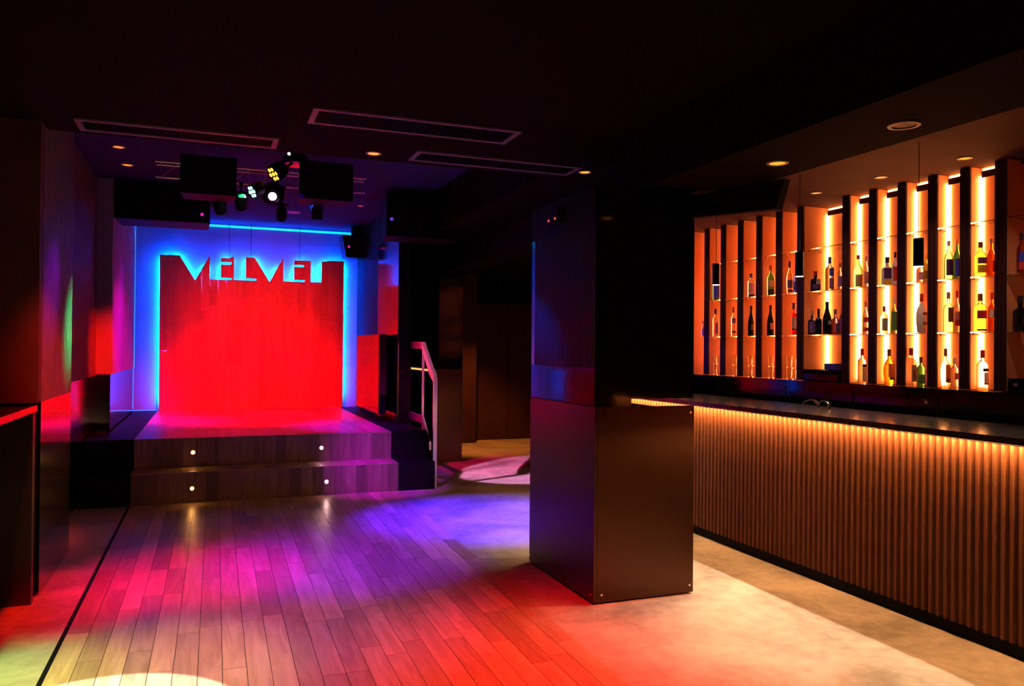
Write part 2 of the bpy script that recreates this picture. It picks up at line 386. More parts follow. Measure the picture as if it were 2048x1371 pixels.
def clip(x0, x1, z0, z1):
    b = full.copy()
    for co, no in (((x0,0,0),(-1,0,0)), ((x1,0,0),(1,0,0)), ((0,0,z0),(0,0,-1)), ((0,0,z1),(0,0,1))):
        bmesh.ops.bisect_plane(b, geom=b.verts[:]+b.edges[:]+b.faces[:], dist=1e-6, plane_co=co, plane_no=no, clear_outer=True)
    if not b.faces: b.free(); return None
    r = bmesh.ops.extrude_face_region(b, geom=b.faces[:])
    bmesh.ops.translate(b, verts=[v for v in r['geom'] if isinstance(v, bmesh.types.BMVert)], vec=(0, .038, 0))
    bmesh.ops.recalc_face_normals(b, faces=b.faces[:])
    return b
nb = 23; bw = 2.73/nb
for i in range(nb):
    x0 = -1.37+i*bw; z = 0
    while z < 2.4:
        z1 = z+random.choice((.7, .9, 1.2, 1.5)); g = .0005
        if z1 > 2.2: z1 = 2.5
        b = clip(x0+g, x0+bw-g, z+g, z1-g)
        if b:
            me = bpy.data.meshes.new('plank'); b.to_mesh(me); b.free(); me.materials.append(m_oakb)
            inst('plank', me, bd, (0, random.random()*.0012, 0))
        z = z1
# stand-off frame and LED strips behind the board
b = MB()
for x in (-1.1, -.4, .4, 1.1): b.box(x-.02, x+.02, .045, .198, .05, 1.80)
b.box(-1.15, 1.15, .045, .07, 1.75, 1.80)
b.obj('standoff_frame', m_black, bd)
YS0, YS1 = .157, .160
for (x0, x1, z0, z1) in ((-1.325, -1.313, .10, 2.30), (1.335, 1.347, .14, 2.33),
        (-1.31, -1.11, 2.285, 2.297), (1.05, 1.33, 2.30, 2.312),      # behind both shoulders
        (-1.08, -.90, 1.93, 1.942), (-.62, .55-.65+.13, 1.93, 1.942),  # under the first letters
        (.0, .18, 1.93, 1.942), (.44, .95, 1.945, 1.957),
        (-.49, -.48, 2.035, 2.21), (-.12, -.11, 2.045, 2.31), (-.04, -.03, 2.05, 2.31),
        (.61, .62, 2.045, 2.215), (.81, .82, 1.97, 2.29), (1.035, 1.045, 2.02, 2.30), (-.47, -.34, 2.29, 2.302), (.63, .80, 2.29, 2.302)):
    B(x0, x1, YS0, YS1, z0, z1).obj('led_strip', e_cyan2, bd)
    B(x0-.006, x1+.006, YS0-.006, YS0-.001, z0-.006, z1+.006).obj('led_shield', m_black, bd)  # unseen black shield added to keep blue light off the side walls
def diag(p, q):
    p, q = Vector((p[0]-.65, .158, p[1]-.622)), Vector((q[0]-.65, .158, q[1]-.622)); d = q-p
    R = Matrix.Rotation(-math.atan2(d.z, d.x), 4, 'Y'); R.translation = (p+q)/2; L = d.length/2
    MB().box(-L, L, -.0015, .0015, -.006, .006, R).obj('led_strip', e_cyan2, bd)
    MB().box(-L-.006, L+.006, -.008, -.003, -.012, .012, R).obj('led_shield', m_black, bd)  # matching added shield against sideways spill
diag((-.475, 2.955), (-.255, 2.585)); diag((-.175, 2.60), (-.06, 2.82)); diag((.60, 2.955), (.825, 2.60)); diag((.90, 2.61), (1.015, 2.83))
wires = MB()
for x in (.264, .585, 1.315): wires.rod((x-.65, .02, 2.34), (x-.65, .02, 2.875), .004, 5)
wires.obj('hanging_wire', m_black, bd)
# cove strip and corner strip
tag(B(-1.0, 2.2, 12.99, 13.02, 3.44, 3.47).obj('cove_light', e_cyan), 'blue light strip along ceiling edge above backdrop', 'light strip')
cs = thing('corner_light', 'vertical blue light strip in left corner of the stage', 'light strip', (-1.05, 12.9, 0))
B(-.012, .012, -.055, -.03, 1.27, 3.48).obj('upper_strip', e_cyan, cs)
B(-.004, .004, -.055, -.04, .66, 1.262).obj('lower_strip', emis('led_blue_dim', (.0, .12, 1), 3), cs)
B(.0, .33, -.06, -.045, .632, .642).obj('floor_strip', bpy.data.materials['led_blue_dim'], cs)

# glossy rolling board at the right of the stage
rb = thing('rolling_board', 'tall glossy board on casters mirroring blue light beside the backdrop', 'board', (2.13, 11.1, .622))
B(-.05, -.042, -.78, .88, .10, 1.15).obj('glossy_face', m_mirror, rb)
B(-.042, .05, -.78, .88, .10, 1.15).obj('body', m_black, rb)
B(-.05, .05, -.80, -.78, .35, 1.152).obj('edge_panel', m_door, rb)
for yy in (-.7, .8):
    c_ = MB().box(-.03, .03, yy-.03, yy+.03, .07, .10).obj('caster', m_alu, rb)
    MB().rod((-.012, yy, .035), (.012, yy, .035), .035, 14).obj('wheel', m_rubber, c_)

# handrail at the right steps
hr = thing('handrail', 'flat steel handrail sloping down beside right stage steps', 'handrail', (2.425, 8.78, 0))
def railpoly(pts, name, x0=-.02, x1=.02):
    return MB().prism([(y-8.78, z) for y, z in pts], x0, x1, 'x').obj(name, m_rail, hr)
railpoly([(10.29, 1.676), (9.32, 1.672), (8.93, 1.375), (8.78, 1.30), (8.78, 1.20), (8.96, 1.28), (9.35, 1.586), (10.29, 1.59)], 'top_rail')
railpoly([(10.25, .769), (9.33, .779), (8.97, .50), (8.97, .40), (9.33, .682), (10.25, .677)], 'lower_rail', -.012, .012)
railpoly([(8.76, 0), (8.80, 0), (8.80, 1.25), (8.76, 1.25)], 'front_post', -.022, .022)
railpoly([(9.32, .30), (9.345, .30), (9.345, 1.62), (9.32, 1.62)], 'middle_post', -.012, .012)
railpoly([(10.15, .622), (10.29, .622), (10.29, 1.66), (10.15, 1.66)], 'rear_post', .0, .025)

# ------------------------------------------------------------------ far right: side counter, doors
sc = thing('side_counter', 'dark steel clad counter block behind the handrail', 'counter', (3.14, 12.0, 0))
B(-.21, .20, -1.35, .95, 0, 1.30).obj('body', m_bronze, sc)
B(-.225, -.21, -1.35, .95, 0, 1.26).obj('side_panel', m_bronze, sc)
B(-.232, -.226, -1.35, .95, 1.268, 1.292).obj('light_strip', emis('led_orange_dim', (1, .40, .12), 1.6), sc)
B(-.15, .20, -1.34, .95, 1.304, 2.66).obj('upper_screen', m_gloss, sc)
wd = struct(B(3.35, 4.22, 12.68, 13.1, 0, 2.85).obj('wall_back', m_door), 'brown wall pier left of the double doors')
dw = struct(B(4.22, 4.92, 13.02, 13.08, .01, 2.38).obj('door_1', m_door), 'left leaf of the brown double door')
dw = struct(B(4.93, 5.62, 13.02, 13.08, .01, 2.38).obj('door_2', m_door), 'right leaf of the brown double door')
struct(B(4.22, 5.7, 12.96, 13.08, 2.39, 2.85).obj('trim_3', m_black), 'black header above the double doors')
tag(MB().rod((3.80, 11.7, 2.845), (3.80, 11.7, 2.85), .05, 16).obj('downlight', e_downr), 'tiny red recessed downlight before the double doors', 'downlight')

# ------------------------------------------------------------------ pillar
pl = thing('pillar', 'square pillar with bronze steel base, ribbed side and black top', 'pillar', (2.62, 4.95, 0))
pl['kind'] = 'structure'
B(-.34, .345, -.505, .51, .0, 1.19).obj('core', m_black, pl)
B(-.365, -.345, -.53, .53, .012, 1.235).obj('side_panel', m_bronze, pl)
B(-.342, .365, -.53, -.51, .012, 1.235).obj('front_panel', m_bronze, pl)
B(.347, .365, -.508, .53, .012, 1.195).obj('right_panel', m_bronze, pl)
B(-.342, .345, .512, .53, .012, 1.195).obj('back_panel', m_bronze, pl)
for z in (.06, 1.19):
    for yy in (-.50, .50): MB().rod((-.372, yy, z), (-.364, yy, z), .008, 10).obj('rivet', m_chrome, pl)
    for xx in (-.31, .335): MB().rod((xx, -.536, z), (xx, -.529, z), .008, 10).obj('rivet', m_chrome, pl)
B(-.34, -.10, -.52, .51, 1.19, 2.63).obj('upper_core', m_gloss, pl)
B(-.365, -.356, -.52, .52, 1.24, 1.478).obj('gloss_band', m_gloss, pl)
b = MB(); y = -.52
while y < .44: b.box(-.372, -.357, y, y+.014, 1.482, 2.40); y += .0245
o = b.obj('ribs', mat('pillar_rib', (.022, .02, .022), .45, noise=.1, spec=.15), pl); o['kind'] = 'stuff'
B(-.366, -.356, .455, .52, 1.482, 2.40).obj('corner_strip', m_mirror, pl)
B(-.372, -.356, -.52, .52, 2.402, 2.63).obj('top_band', m_black, pl)
B(-.098, .36, -.525, .52, 1.285, 2.63).obj('upper_cladding', m_gloss, pl)

# ------------------------------------------------------------------ bar
BY0, BY1 = 1.55, 7.35
bar = thing('bar_counter', 'long bar front of close vertical slats glowing at the top', 'bar', (3.95, 4.4, 0))
B(.045, .55, BY0-4.4, BY1-4.4, .0, 1.115).obj('body', m_slatback, bar)
B(.02, .045, BY0-4.4, BY1-4.4, 0, .074).obj('plinth', m_black, bar)
B(.032, .045, BY0-4.4, BY1-4.4, .074, 1.115).obj('backing', m_slatback, bar)
sm = MB().prism([(0, -.009), (.0325, -.0185), (.0325, .0185), (0, .009)], .075, 1.112).mesh('slat', m_slat)
y = BY0+.03
while y < BY1-.02: inst('slat', sm, bar, (0, y-4.4, 0)); y += .0502
ct = thing('countertop', 'glossy black stone countertop of the long bar', 'countertop', (3.95, 4.4, 1.12))
B(-.088, .62, BY0-4.42, BY1-4.38, .006, .043).obj('slab', m_counter, ct)
B(-.088, -.080, BY0-4.42, BY1-4.38, .001, .0055).obj('front_lip', m_counter, ct)
B(-.038, -.026, BY0-4.4, BY1-4.4, .001, .0055).obj('led_strip', e_bar, ct)
# chrome hoops on the counter
for k, (y, lab) in enumerate(((4.93, 'chrome hoop standing on bar top, the farther one'), (4.79, 'chrome hoop standing on bar top, the nearer one'))):
    b = MB(); pts = [(.0, .062*math.cos(a), .056*math.sin(a)) for a in [PI*i/14 for i in range(15)]]
    for i in range(14): b.rod(pts[i], pts[i+1], .005+.006*max(0, -math.cos(PI*i/14)), 8)
    o = b.obj('chrome_hoop', m_chrome, None, (4.40, y, 1.163), smooth=True); tag(o, lab, 'hoop')
    o.rotation_euler[2] = .55 if k == 0 else .0
# back counter and display wall
bc = thing('back_counter', 'black cabinet run under the backlit bottle wall', 'cabinet', (5.3, 4.4, 0))
B(-.40, .40, -3.4, 4.1, 0, 1.30).obj('body', m_gloss, bc)
B(-.42, .42, -3.4, 4.1, 1.30, 1.338).obj('worktop', m_gloss, bc)
b = MB()
for i in range(9): b.box(-.405, -.40, -3.4+i*.8, -3.39+i*.8, .08, 1.28)
b.obj('door_joints', m_rubber, bc)
ZC = 2.9
dws = thing('display_wall', 'backlit wall of orange shelf bays divided by dark fins', 'display wall', (5.0, 4.4, 1.34))
FR = [(7.12, 0), (6.832, 0), (6.549, 0), (6.262, 0), (5.977, 0), (5.69, 0), (5.145, 1), (4.86, 1), (4.577, 1), (4.30, 1), (4.033, 1), (3.768, 1)]
for _ in range(3): FR.insert(0, (FR[0][0]+.287, 0))
H = ZC-1.34-.002
for (y, s) in FR:
    depth = .11 if s else .30
    f = B(-.035, depth, y-4.4-.030, y-4.4+.030, .001, H).obj('fin', m_finside, dws)
    for k in (-1, 0, 1): B(-.05, -.0352, y-4.4+k*.028-.0115, y-4.4+k*.028+.0115, .001, H).obj('front_moulding', m_finfront, f)
# wall panels behind the bays
B(.06, .32, 3.768-4.4+.03, 5.145-4.4-.03, .001, H).obj('back_panel', m_finside, dws)
B(.245, .32, 5.145-4.4+.031, 8.2-4.4, .001, H).obj('back_panel', m_finside, dws)
B(.30, .32, 2.2-4.4, 3.768-4.4-.031, .001, H).obj('back_panel', m_finside, dws)
B(-.035, .30, 3.09-4.4, 3.15-4.4, .001, H).obj('fin', m_finside, dws)
for i, (y, s) in enumerate(FR):
    if s and y > 3.8 or abs(y-5.69) < .01 or not s:
        xw = .045 if s else .215
        B(xw, xw+.014, y-4.4-.066, y-4.4-.032, .03, H-.06).obj('led_strip', e_shelf, dws)
        nx = FR[i+1][0] if i+1 < len(FR) else y-.28
        B(xw-.01, xw+.0, nx-4.4+.034, y-4.4-.06, H-.075, H-.03).obj('valance', m_finfront, dws)
        B(xw+.001, xw+.006, nx-4.4+.034, y-4.4-.06, H-.024, H-.012).obj('led_strip', e_shelf, dws)
B(.27, .28, 3.155-4.4, 3.17-4.4, .03, H-.06).obj('led_strip', emis('end_bay_fill_glow', (1, .16, .03), 3), dws)  # unseen glowing strip added to redden the dark end bay
# glass shelves, one per bay and level
ordn = ['first', 'second', 'third', 'fourth', 'fifth', 'sixth', 'seventh', 'eighth', 'ninth', 'tenth', 'eleventh', 'twelfth', 'thirteenth']
bays = [(3.155, 3.738, 0)]
ys = sorted(FR)
for a, b_ in zip(ys, ys[1:]): bays.append((a[0]+.031, b_[0]-.031, a[1] if b_[1] else 0))
bays = bays[:12]
lv = [(1.735, 'lowest'), (2.118, 'middle'), (2.496, 'top')]
for i, (a, b_, s) in enumerate(bays):
    w_ = b_-a-.004; dep = .105 if s else .24
    me = MB().box(0, dep, -w_/2, w_/2, 0, .008).mesh('glass_shelf', m_glass)
    bk = MB()
    for xx in ((.03, .08) if s else (.06, .19)):
        bk.rod((xx, w_/2-.02, -.007), (xx, w_/2, -.007), .006, 8)
        bk.rod((xx, -w_/2+.02, -.007), (xx, -w_/2, -.007), .006, 8)
    bk = bk.mesh('brackets', m_chrome)
    for z, nm in lv:
        o = inst('glass_shelf', me, None, (4.952, (a+b_)/2, z))
        tag(o, '%s glass shelf in the %s bay from the right of bottle wall' % (nm, ordn[i]), 'shelf', 'glass shelves of the bottle wall')
        inst('brackets', bk, o, (0, 0, 0))['kind'] = 'stuff'

# ------------------------------------------------------------------ bottles
GM = {}
def gmat(key, col, rough=.04, trans=1.0):
    if key not in GM: GM[key] = mat('bottle_'+key, col, rough, trans=trans, ior=1.45)
    return GM[key]
def lmat(key, col):
    k = 'L'+key
    if k not in GM: GM[k] = mat('label_'+key, col, .5, noise=.12, nscale=40)
    return GM[k]
G = dict(clear=(.95, .93, .90), green=(.12, .62, .18), dkgreen=(.03, .20, .06), teal=(.05, .35, .40), brown=(.25, .08, .02),
         black=(.01, .008, .008), amber=(.95, .45, .06), yellow=(1, .52, .03), orange=(1, .28, .03), red=(.75, .03, .02),
         purple=(.45, .25, .75), blue=(.05, .08, .6), lime=(.6, .85, .2), pink=(.9, .45, .5), white=(.9, .88, .84), frost=(.72, .85, .75))
LC = dict(white=(.80, .76, .72), pink=(.62, .30, .33), purple=(.22, .10, .38), darkpurple=(.10, .03, .16), blue=(.04, .05, .55), red=(.60, .04, .03),
          brown=(.28, .11, .04), beige=(.55, .38, .22), black=(.02, .015, .015), green=(.10, .30, .10), orange=(.85, .28, .05), grey=(.4, .42, .38), yellow=(.85, .55, .05))
PROF = {
 'slim':  [(.0,0),(.93,0),(1,.02),(1,.56),(.86,.64),(.42,.72),(.33,.76),(.33,.93)],
 'wine':  [(.0,0),(.93,0),(1,.02),(1,.52),(.80,.62),(.42,.72),(.36,.78),(.33,.97)],
 'gin':   [(.0,0),(.95,0),(1,.02),(1,.60),(.92,.67),(.38,.74),(.34,.77),(.34,.90)],
 'round': [(.0,0),(.70,0),(.82,.04),(1,.30),(1,.48),(.80,.62),(.36,.72),(.30,.76),(.30,.90)],
 'champ': [(.0,0),(.95,0),(1,.02),(1,.42),(.84,.55),(.50,.70),(.34,.82),(.34,.97)],
 'squat': [(.0,0),(.95,0),(1,.03),(1,.50),(.90,.60),(.40,.66),(.34,.70),(.34,.90)],
}
def bottle(y, z, h, r, prof, glass, cap, labels, text, group, liquid=None, seg=14, x=5.0, capz=None, name='liquor_bottle'):
    t = thing(name, text, 'bottle', (x, y, z+.0015), group)
    P = [(a*r, b*h) for a, b in PROF[prof]]
    opaque = glass in ('black', 'white')
    g = lmat('gl'+glass, G[glass]) if opaque else gmat(glass, G[glass])
    if opaque: g.node_tree.nodes['Principled BSDF'].inputs['Roughness'].default_value = .12
    n = 4 if prof == 'square' else seg
    MB().lathe(P[1:] if P[0][0] == 0 else P, n).obj('glass_body', g, t, smooth=True)
    ct_ = P[-1][1]; cr = P[-1][0]*1.12
    MB().lathe([(cr, ct_-.025*h/.28-.002), (cr*1.02, h), (cr*.9, h+.001)], 12).obj('cap', lmat(cap, LC[cap]), t, smooth=True)
    for (z0, z1, c, *wd) in labels:
        a = math.atan2(-.93, -.36)+.25; ha = (wd[0] if wd else 1.25)
        MB().lathe([(r*1.015, z0*h), (r*1.015, z1*h)], 12, a0=a-ha, a1=a+ha).obj('label', lmat(c, LC[c]), t)
    return t
Z1, Z2, Z3 = 2.126, 1.743, 1.338
T, MI, LO = 'bottles on the middle glass shelves', 'bottles on the lowest glass shelves', 'bottles on the back counter'
XB = 5.09   # deeper bays
for a in (
 # middle glass shelves (eye-high row)
 (7.016, Z1, .30, .036, 'gin', 'teal', 'black', [(.1, .5, 'blue')], 'teal bottle behind the leftmost pendant', T),
 (6.438, Z1, .235, .036, 'gin', 'clear', 'purple', [(.16, .58, 'pink'), (.0, .12, 'darkpurple')], 'square-shouldered bottle with pink label and purple cap, top row', T),
 (6.147, Z1, .287, .037, 'slim', 'green', 'red', [(.28, .5, 'beige'), (.02, .2, 'black')], 'green bottle with red cap and beige label', T),
 (5.883, Z1, .30, .030, 'round', 'clear', 'black', [(.18, .42, 'purple'), (.05, .12, 'darkpurple')], 'slender clear bottle with black cap and small lilac label', T),
 (5.80, Z1, .23, .024, 'slim', 'blue', 'black', [(.1, .45, 'blue')], 'thin dark blue bottle half hidden by a fin', T),
 (5.548, Z1, .178, .043, 'squat', 'black', 'red', [(.1, .35, 'darkpurple'), (.35, .6, 'grey', .5)], 'short black faceted bottle in the wide bay', T),
 (5.379, Z1, .286, .036, 'gin', 'clear', 'blue', [(.42, .66, 'blue', .7), (.03, .36, 'purple', .7)], 'clear bottle with blue patch label in the wide bay', T),
 (5.258, Z1, .221, .023, 'slim', 'clear', 'brown', [(.1, .5, 'purple')], 'slim bottle with lilac label at right of the wide bay', T),
 (5.058, Z1+.0, .268, .035, 'wine', 'green', 'brown', [(.02, .40, 'beige')], 'green flared bottle with brown cap and beige lower label', T),
 (4.973, Z1, .25, .022, 'slim', 'clear', 'pink', [(.1, .5, 'pink')], 'narrow pale bottle beside the green flared one', T),
 (4.759, Z1, .22, .042, 'squat', 'white', 'black', [(.22, .60, 'darkpurple'), (.0, .2, 'yellow')], 'white-shouldered whisky bottle with dark label, yellow foot', T),
 (4.681, Z1, .25, .025, 'slim', 'white', 'black', [(.1, .55, 'red')], 'slim white-necked bottle with dark red label', T),
 (4.449, Z1, .15, .026, 'gin', 'pink', 'white', [(.1, .5, 'pink')], 'small pinkish bottle under the nearest pendant', T),
 (4.395, Z1, .20, .021, 'slim', 'lime', 'yellow', [(.1, .4, 'brown')], 'thin lime-yellow bottle right of the nearest pendant', T),
 (4.203, Z1, .28, .030, 'wine', 'green', 'pink', [(.1, .52, 'darkpurple')], 'green-necked bottle with dark purple label, left of a pair', T),
 (4.133, Z1, .285, .027, 'wine', 'green', 'orange', [(.06, .5, 'blue')], 'green-necked bottle with navy label, right of a pair', T),
 (3.949, Z1, .24, .039, 'slim', 'yellow', 'brown', [(.36, .55, 'purple'), (.1, .33, 'yellow')], 'yellow-orange liqueur bottle with purple band', T),
 (3.868, Z1, .254, .028, 'wine', 'orange', 'white', [(.1, .4, 'red', .5)], 'red-orange aperitif bottle beside the yellow one', T),
 (3.656, Z1, .262, .027, 'slim', 'orange', 'black', [(.28, .52, 'blue'), (.08, .26, 'red')], 'orange bottle with blue shoulder at right picture edge', T),
 # lowest glass shelves
 (7.247, Z2, .17, .021, 'slim', 'purple', 'purple', [(.1, .5, 'purple')], 'small lilac bottle at far left of the bottle wall', MI),
 (7.021, Z2, .292, .031, 'gin', 'clear', 'black', [(.1, .5, 'purple', .5)], 'clear bottle with narrow violet label below the leftmost pendant', MI),
 (6.715, Z2, .297, .025, 'gin', 'clear', 'brown', [(.45, .62, 'purple'), (.12, .18, 'black')], 'clear bottle with dark neck badge and thin band', MI),
 (6.434, Z2, .298, .031, 'champ', 'black', 'black', [(.2, .38, 'brown', .6)], 'black champagne bottle, the straighter of the dark pair', MI),
 (6.144, Z2, .29, .034, 'champ', 'black', 'black', [(.2, .42, 'pink', .7)], 'black champagne bottle with pinkish crest label', MI),
 (5.826, Z2, .295, .028, 'gin', 'red', 'black', [(.2, .55, 'grey'), (.16, .2, 'black')], 'bottle of red liquid with grey label and black cap', MI),
 (5.588, Z2, .215, .036, 'squat', 'black', 'beige', [(.08, .55, 'purple')], 'dark bottle with lilac label and pale neck in wide bay', MI),
 (5.508, Z2, .228, .029, 'squat', 'black', 'black', [(.2, .4, 'black', .6)], 'small all-black bottle second in the wide bay', MI),
 (5.406, Z2, .284, .039, 'champ', 'black', 'black', [(.3, .42, 'grey', .4)], 'tall black flared bottle in the wide bay', MI),
 (5.310, Z2, .214, .032, 'squat', 'purple', 'brown', [(.08, .45, 'purple', .6), (.0, .08, 'red')], 'purple bottle with round stopper in the wide bay', MI),
 (5.240, Z2, .225, .019, 'slim', 'purple', 'pink', [(.1, .6, 'purple')], 'thin mauve bottle last in the wide bay', MI),
 (4.976, Z2, .262, .025, 'slim', 'clear', 'pink', [(.36, .52, 'red'), (.08, .2, 'red')], 'clear bottle with two red bands', MI),
 (4.786, Z2, .215, .028, 'gin', 'frost', 'brown', [(.1, .56, 'grey')], 'pale green gin bottle with grey-green label', MI),
 (4.690, Z2, .275, .026, 'slim', 'lime', 'white', [(.08, .62, 'green')], 'lime bottle with tall green label', MI),
 (4.433, Z2, .294, .038, 'round', 'white', 'red', [(.45, .52, 'brown', .5), (.2, .27, 'brown', .4)], 'opaque white rounded bottle with red cap', MI),
 (4.203, Z2, .291, .034, 'slim', 'lime', 'pink', [(.25, .62, 'brown', .8)], 'yellow-green bottle with brown slanted label', MI),
 (4.133, Z2, .295, .023, 'slim', 'clear', 'red', [(.15, .3, 'red'), (.3, .5, 'pink')], 'clear bottle with red stripe beside the yellow-green one', MI),
 (3.950, Z2, .264, .041, 'gin', 'yellow', 'brown', [(.34, .56, 'red'), (.02, .07, 'blue')], 'golden bottle with tilted red label', MI),
 (3.862, Z2, .265, .025, 'slim', 'orange', 'red', [(.36, .56, 'white')], 'orange bottle with white upper label beside the golden one', MI),
 (3.66, Z2, .231, .043, 'squat', 'black', 'black', [(.12, .4, 'black', .6)], 'squat black bottle at right picture edge', MI),
 # back counter
 (5.010, Z3, .283, .035, 'gin', 'clear', 'red', [(.48, .56, 'black', .6), (.05, .48, 'white', .6)], 'clear bottle with red cap and tall white label on the counter', LO),
 (4.734, Z3, .28, .042, 'round', 'yellow', 'brown', [(.22, .6, 'orange', .8), (.14, .22, 'brown', .6)], 'golden bottle with arched orange label on the counter', LO),
 (4.526, Z3, .29, .040, 'gin', 'clear', 'red', [(.12, .56, 'pink', .6), (.2, .42, 'red', .25)], 'clear bottle with red figure label on the counter', LO),
 (4.436, Z3, .222, .029, 'gin', 'green', 'brown', [(.1, .42, 'green')], 'short green bottle on the counter', LO),
 (4.224, Z3, .287, .033, 'round', 'clear', 'brown', [(.24, .6, 'orange', .7), (.14, .24, 'brown', .7)], 'clear round bottle with oval orange label on the counter', LO),
 (4.150, Z3, .219, .027, 'gin', 'clear', 'white', [(.3, .52, 'pink', .7)], 'short clear bottle with faded red lettering on the counter', LO),
 (3.930, Z3, .277, .037, 'gin', 'clear', 'red', [(.47, .55, 'black', .7), (.18, .45, 'white', .5), (.14, .18, 'red', .5)], 'clear bottle with dark banner label, nearest on counter', LO),
):
    deep = a[0] > 5.2 or a[0] < 3.75
    bottle(*a, x=5.0)
# stemless glasses stacked in pairs on the back counter
def glasses(y, h, r, text):
    t = thing('glass_stack', text, 'glass', (5.0, y, Z3+.0015), 'clear glasses stacked on the back counter')
    me = MB().lathe([(r*.72, 0), (r*.8, h*.02), (r, h*.46), (r*.94, h*.46), (r*.72, h*.04)], 14).mesh('tumbler', gmat('clear', G['clear']), True)
    inst('tumbler', me, t, (0, 0, 0)); inst('tumbler', me, t, (0, 0, h*.475))
for y, h, r, tx in ((7.024, .24, .019, 'tall glass pair in leftmost glass bay, left stack'), (6.965, .235, .021, 'tall glass pair in leftmost glass bay, right stack'),
    (6.690, .229, .023, 'single glass stack in the bay right of leftmost'), (6.445, .228, .022, 'glass stack under the black champagne bottle, left'),
    (6.385, .227, .020, 'glass stack under the black champagne bottle, right'), (6.14, .224, .024, 'glass stack under the pink-crest bottle, left'),
    (6.085, .223, .020, 'glass stack under the pink-crest bottle, right'), (5.882, .222, .027, 'glass stack under the red-liquid bottle, left'),
    (5.815, .21, .021, 'glass stack under the red-liquid bottle, right')):
    glasses(y, h, r, tx)
rg = thing('cash_drawer', 'low black cash drawer box in the wide bay', 'cash register', (5.04, 5.42, 1.339))
B(-.09, .17, -.22, .23, 0, .098).obj('body', m_black, rg)
B(-.094, -.09, -.20, .21, .01, .06).obj('drawer_front', m_gloss, rg)
MB().rod((-.098, .03, .02), (-.094, .03, .02), .006, 10).obj('lock', m_chrome, rg)
o = B(-.05, .05, -.07, .07, 0, .055).obj('blue_box', mat('blue_plastic', (.03, .06, .6), .4, noise=.1), None, (5.05, 5.37, 1.4385), bevel=.004); tag(o, 'small blue box on top of the black cash drawer', 'box')
rg = thing('black_case', 'small black case on back counter at right picture edge', 'case', (5.06, 3.66, 1.339))
B(-.08, .14, -.14, .07, 0, .09).obj('body', m_black, rg)
B(-.084, -.08, .0, .03, .04, .06).obj('latch', m_alu, rg)

# ------------------------------------------------------------------ pendants
for x, y, zb, zt, lab in ((4.0, 5.614, 2.154, 2.333, 'black cylinder pendant lamp farthest along the bar'), (4.05, 4.66, 2.149, 2.328, 'black cylinder pendant lamp, middle of the three'), (4.10, 3.66, 2.131, 2.305, 'black cylinder pendant lamp nearest the camera over bar')):
    t = thing('pendant_lamp', lab, 'pendant lamp', (x, y, zb), 'pendant lamps over the bar')
    hh = zt-zb
    MB().lathe([(.030, .004), (.031, 0), (.031, hh), (.004, hh+.002)], 20).obj('shade', m_gloss, t, smooth=True)
    MB().lathe([(.028, -.002), (.028, .002)], 20).obj('diffuser', e_pend, t)
    MB().rod((0, 0, hh), (0, 0, 2.9-zb), .0025, 6).obj('cord', m_rubber, t)
    spot('lamp_pendant', (x, y, zb-.01), (x, y, 0), (1, .75, .5), 3, 120, 1, .02)
# hanging speaker over bar
hs = thing('hanging_panel', 'black slant-ended panel hanging under the beam right of pillar', 'panel', (3.06, 4.12, 2.44), None, math.atan2(-.66, .19))
MB().prism([(-.335, .03), (.33, 0), (.385, .172), (-.335, .172)], -.03, .03, 'y').obj('cabinet', m_black, hs)
MB().prism([(-.32, .045), (.318, .014), (.362, .16), (-.32, .16)], -.034, -.0305, 'y').obj('face', m_gloss, hs)

# ------------------------------------------------------------------ ceiling fittings
def downlight(x, y, z, r, e, lab, grp='recessed ceiling downlights'):
    t = thing('downlight', lab, 'downlight', (x, y, z), grp)
    MB().lathe([(r*1.25, 0), (r*1.25, -.006), (r*.95, -.008), (r*.92, -.001)], 24).obj('ring', m_white, t, smooth=True)
    MB().lathe([(r*.9, -.003), (.001, -.0035)], 20).obj('lens', e, t)
downlight(1.089, 5.66, 3.0, .045, e_downw, 'orange downlight beside the right loudspeaker on lower ceiling')
downlight(2.751, 5.60, 3.0, .045, e_downw, 'orange downlight above the pillar')
downlight(-.837, 8.40, 3.5, .05, e_down, 'orange downlight, nearer of two near the left wall')
downlight(-.83, 9.20, 3.5, .05, e_down, 'orange downlight, farther of two near the left wall')
downlight(1.872, 10.61, 3.5, .035, e_downr, 'small red downlight on the stage ceiling')
downlight(1.073, 11.52, 3.5, .09, mat('unlit_lens', (.35, .25, .45), .4), 'larger unlit downlight on the blue stage ceiling')
downlight(2.85, 3.454, 2.615, .047, e_downw, 'lit orange downlight in the beam over the bar front')
downlight(2.888, 2.659, 2.615, .055, mat('dark_lens', (.03, .015, .012), .5), 'unlit round downlight in the beam, nearest the camera')
downlight(4.65, 4.49, 2.9, .038, e_downw, 'orange downlight in bar ceiling, second from right', 'downlights in bar ceiling')
downlight(4.70, 3.83, 2.9, .038, e_downw, 'orange downlight in bar ceiling, rightmost', 'downlights in bar ceiling')
downlight(4.63, 5.14, 2.9, .038, e_downw, 'orange downlight in bar ceiling beside hanging wedge box', 'downlights in bar ceiling')
downlight(4.52, 6.39, 2.9, .038, e_down, 'orange downlight in bar ceiling farthest from camera', 'downlights in bar ceiling')
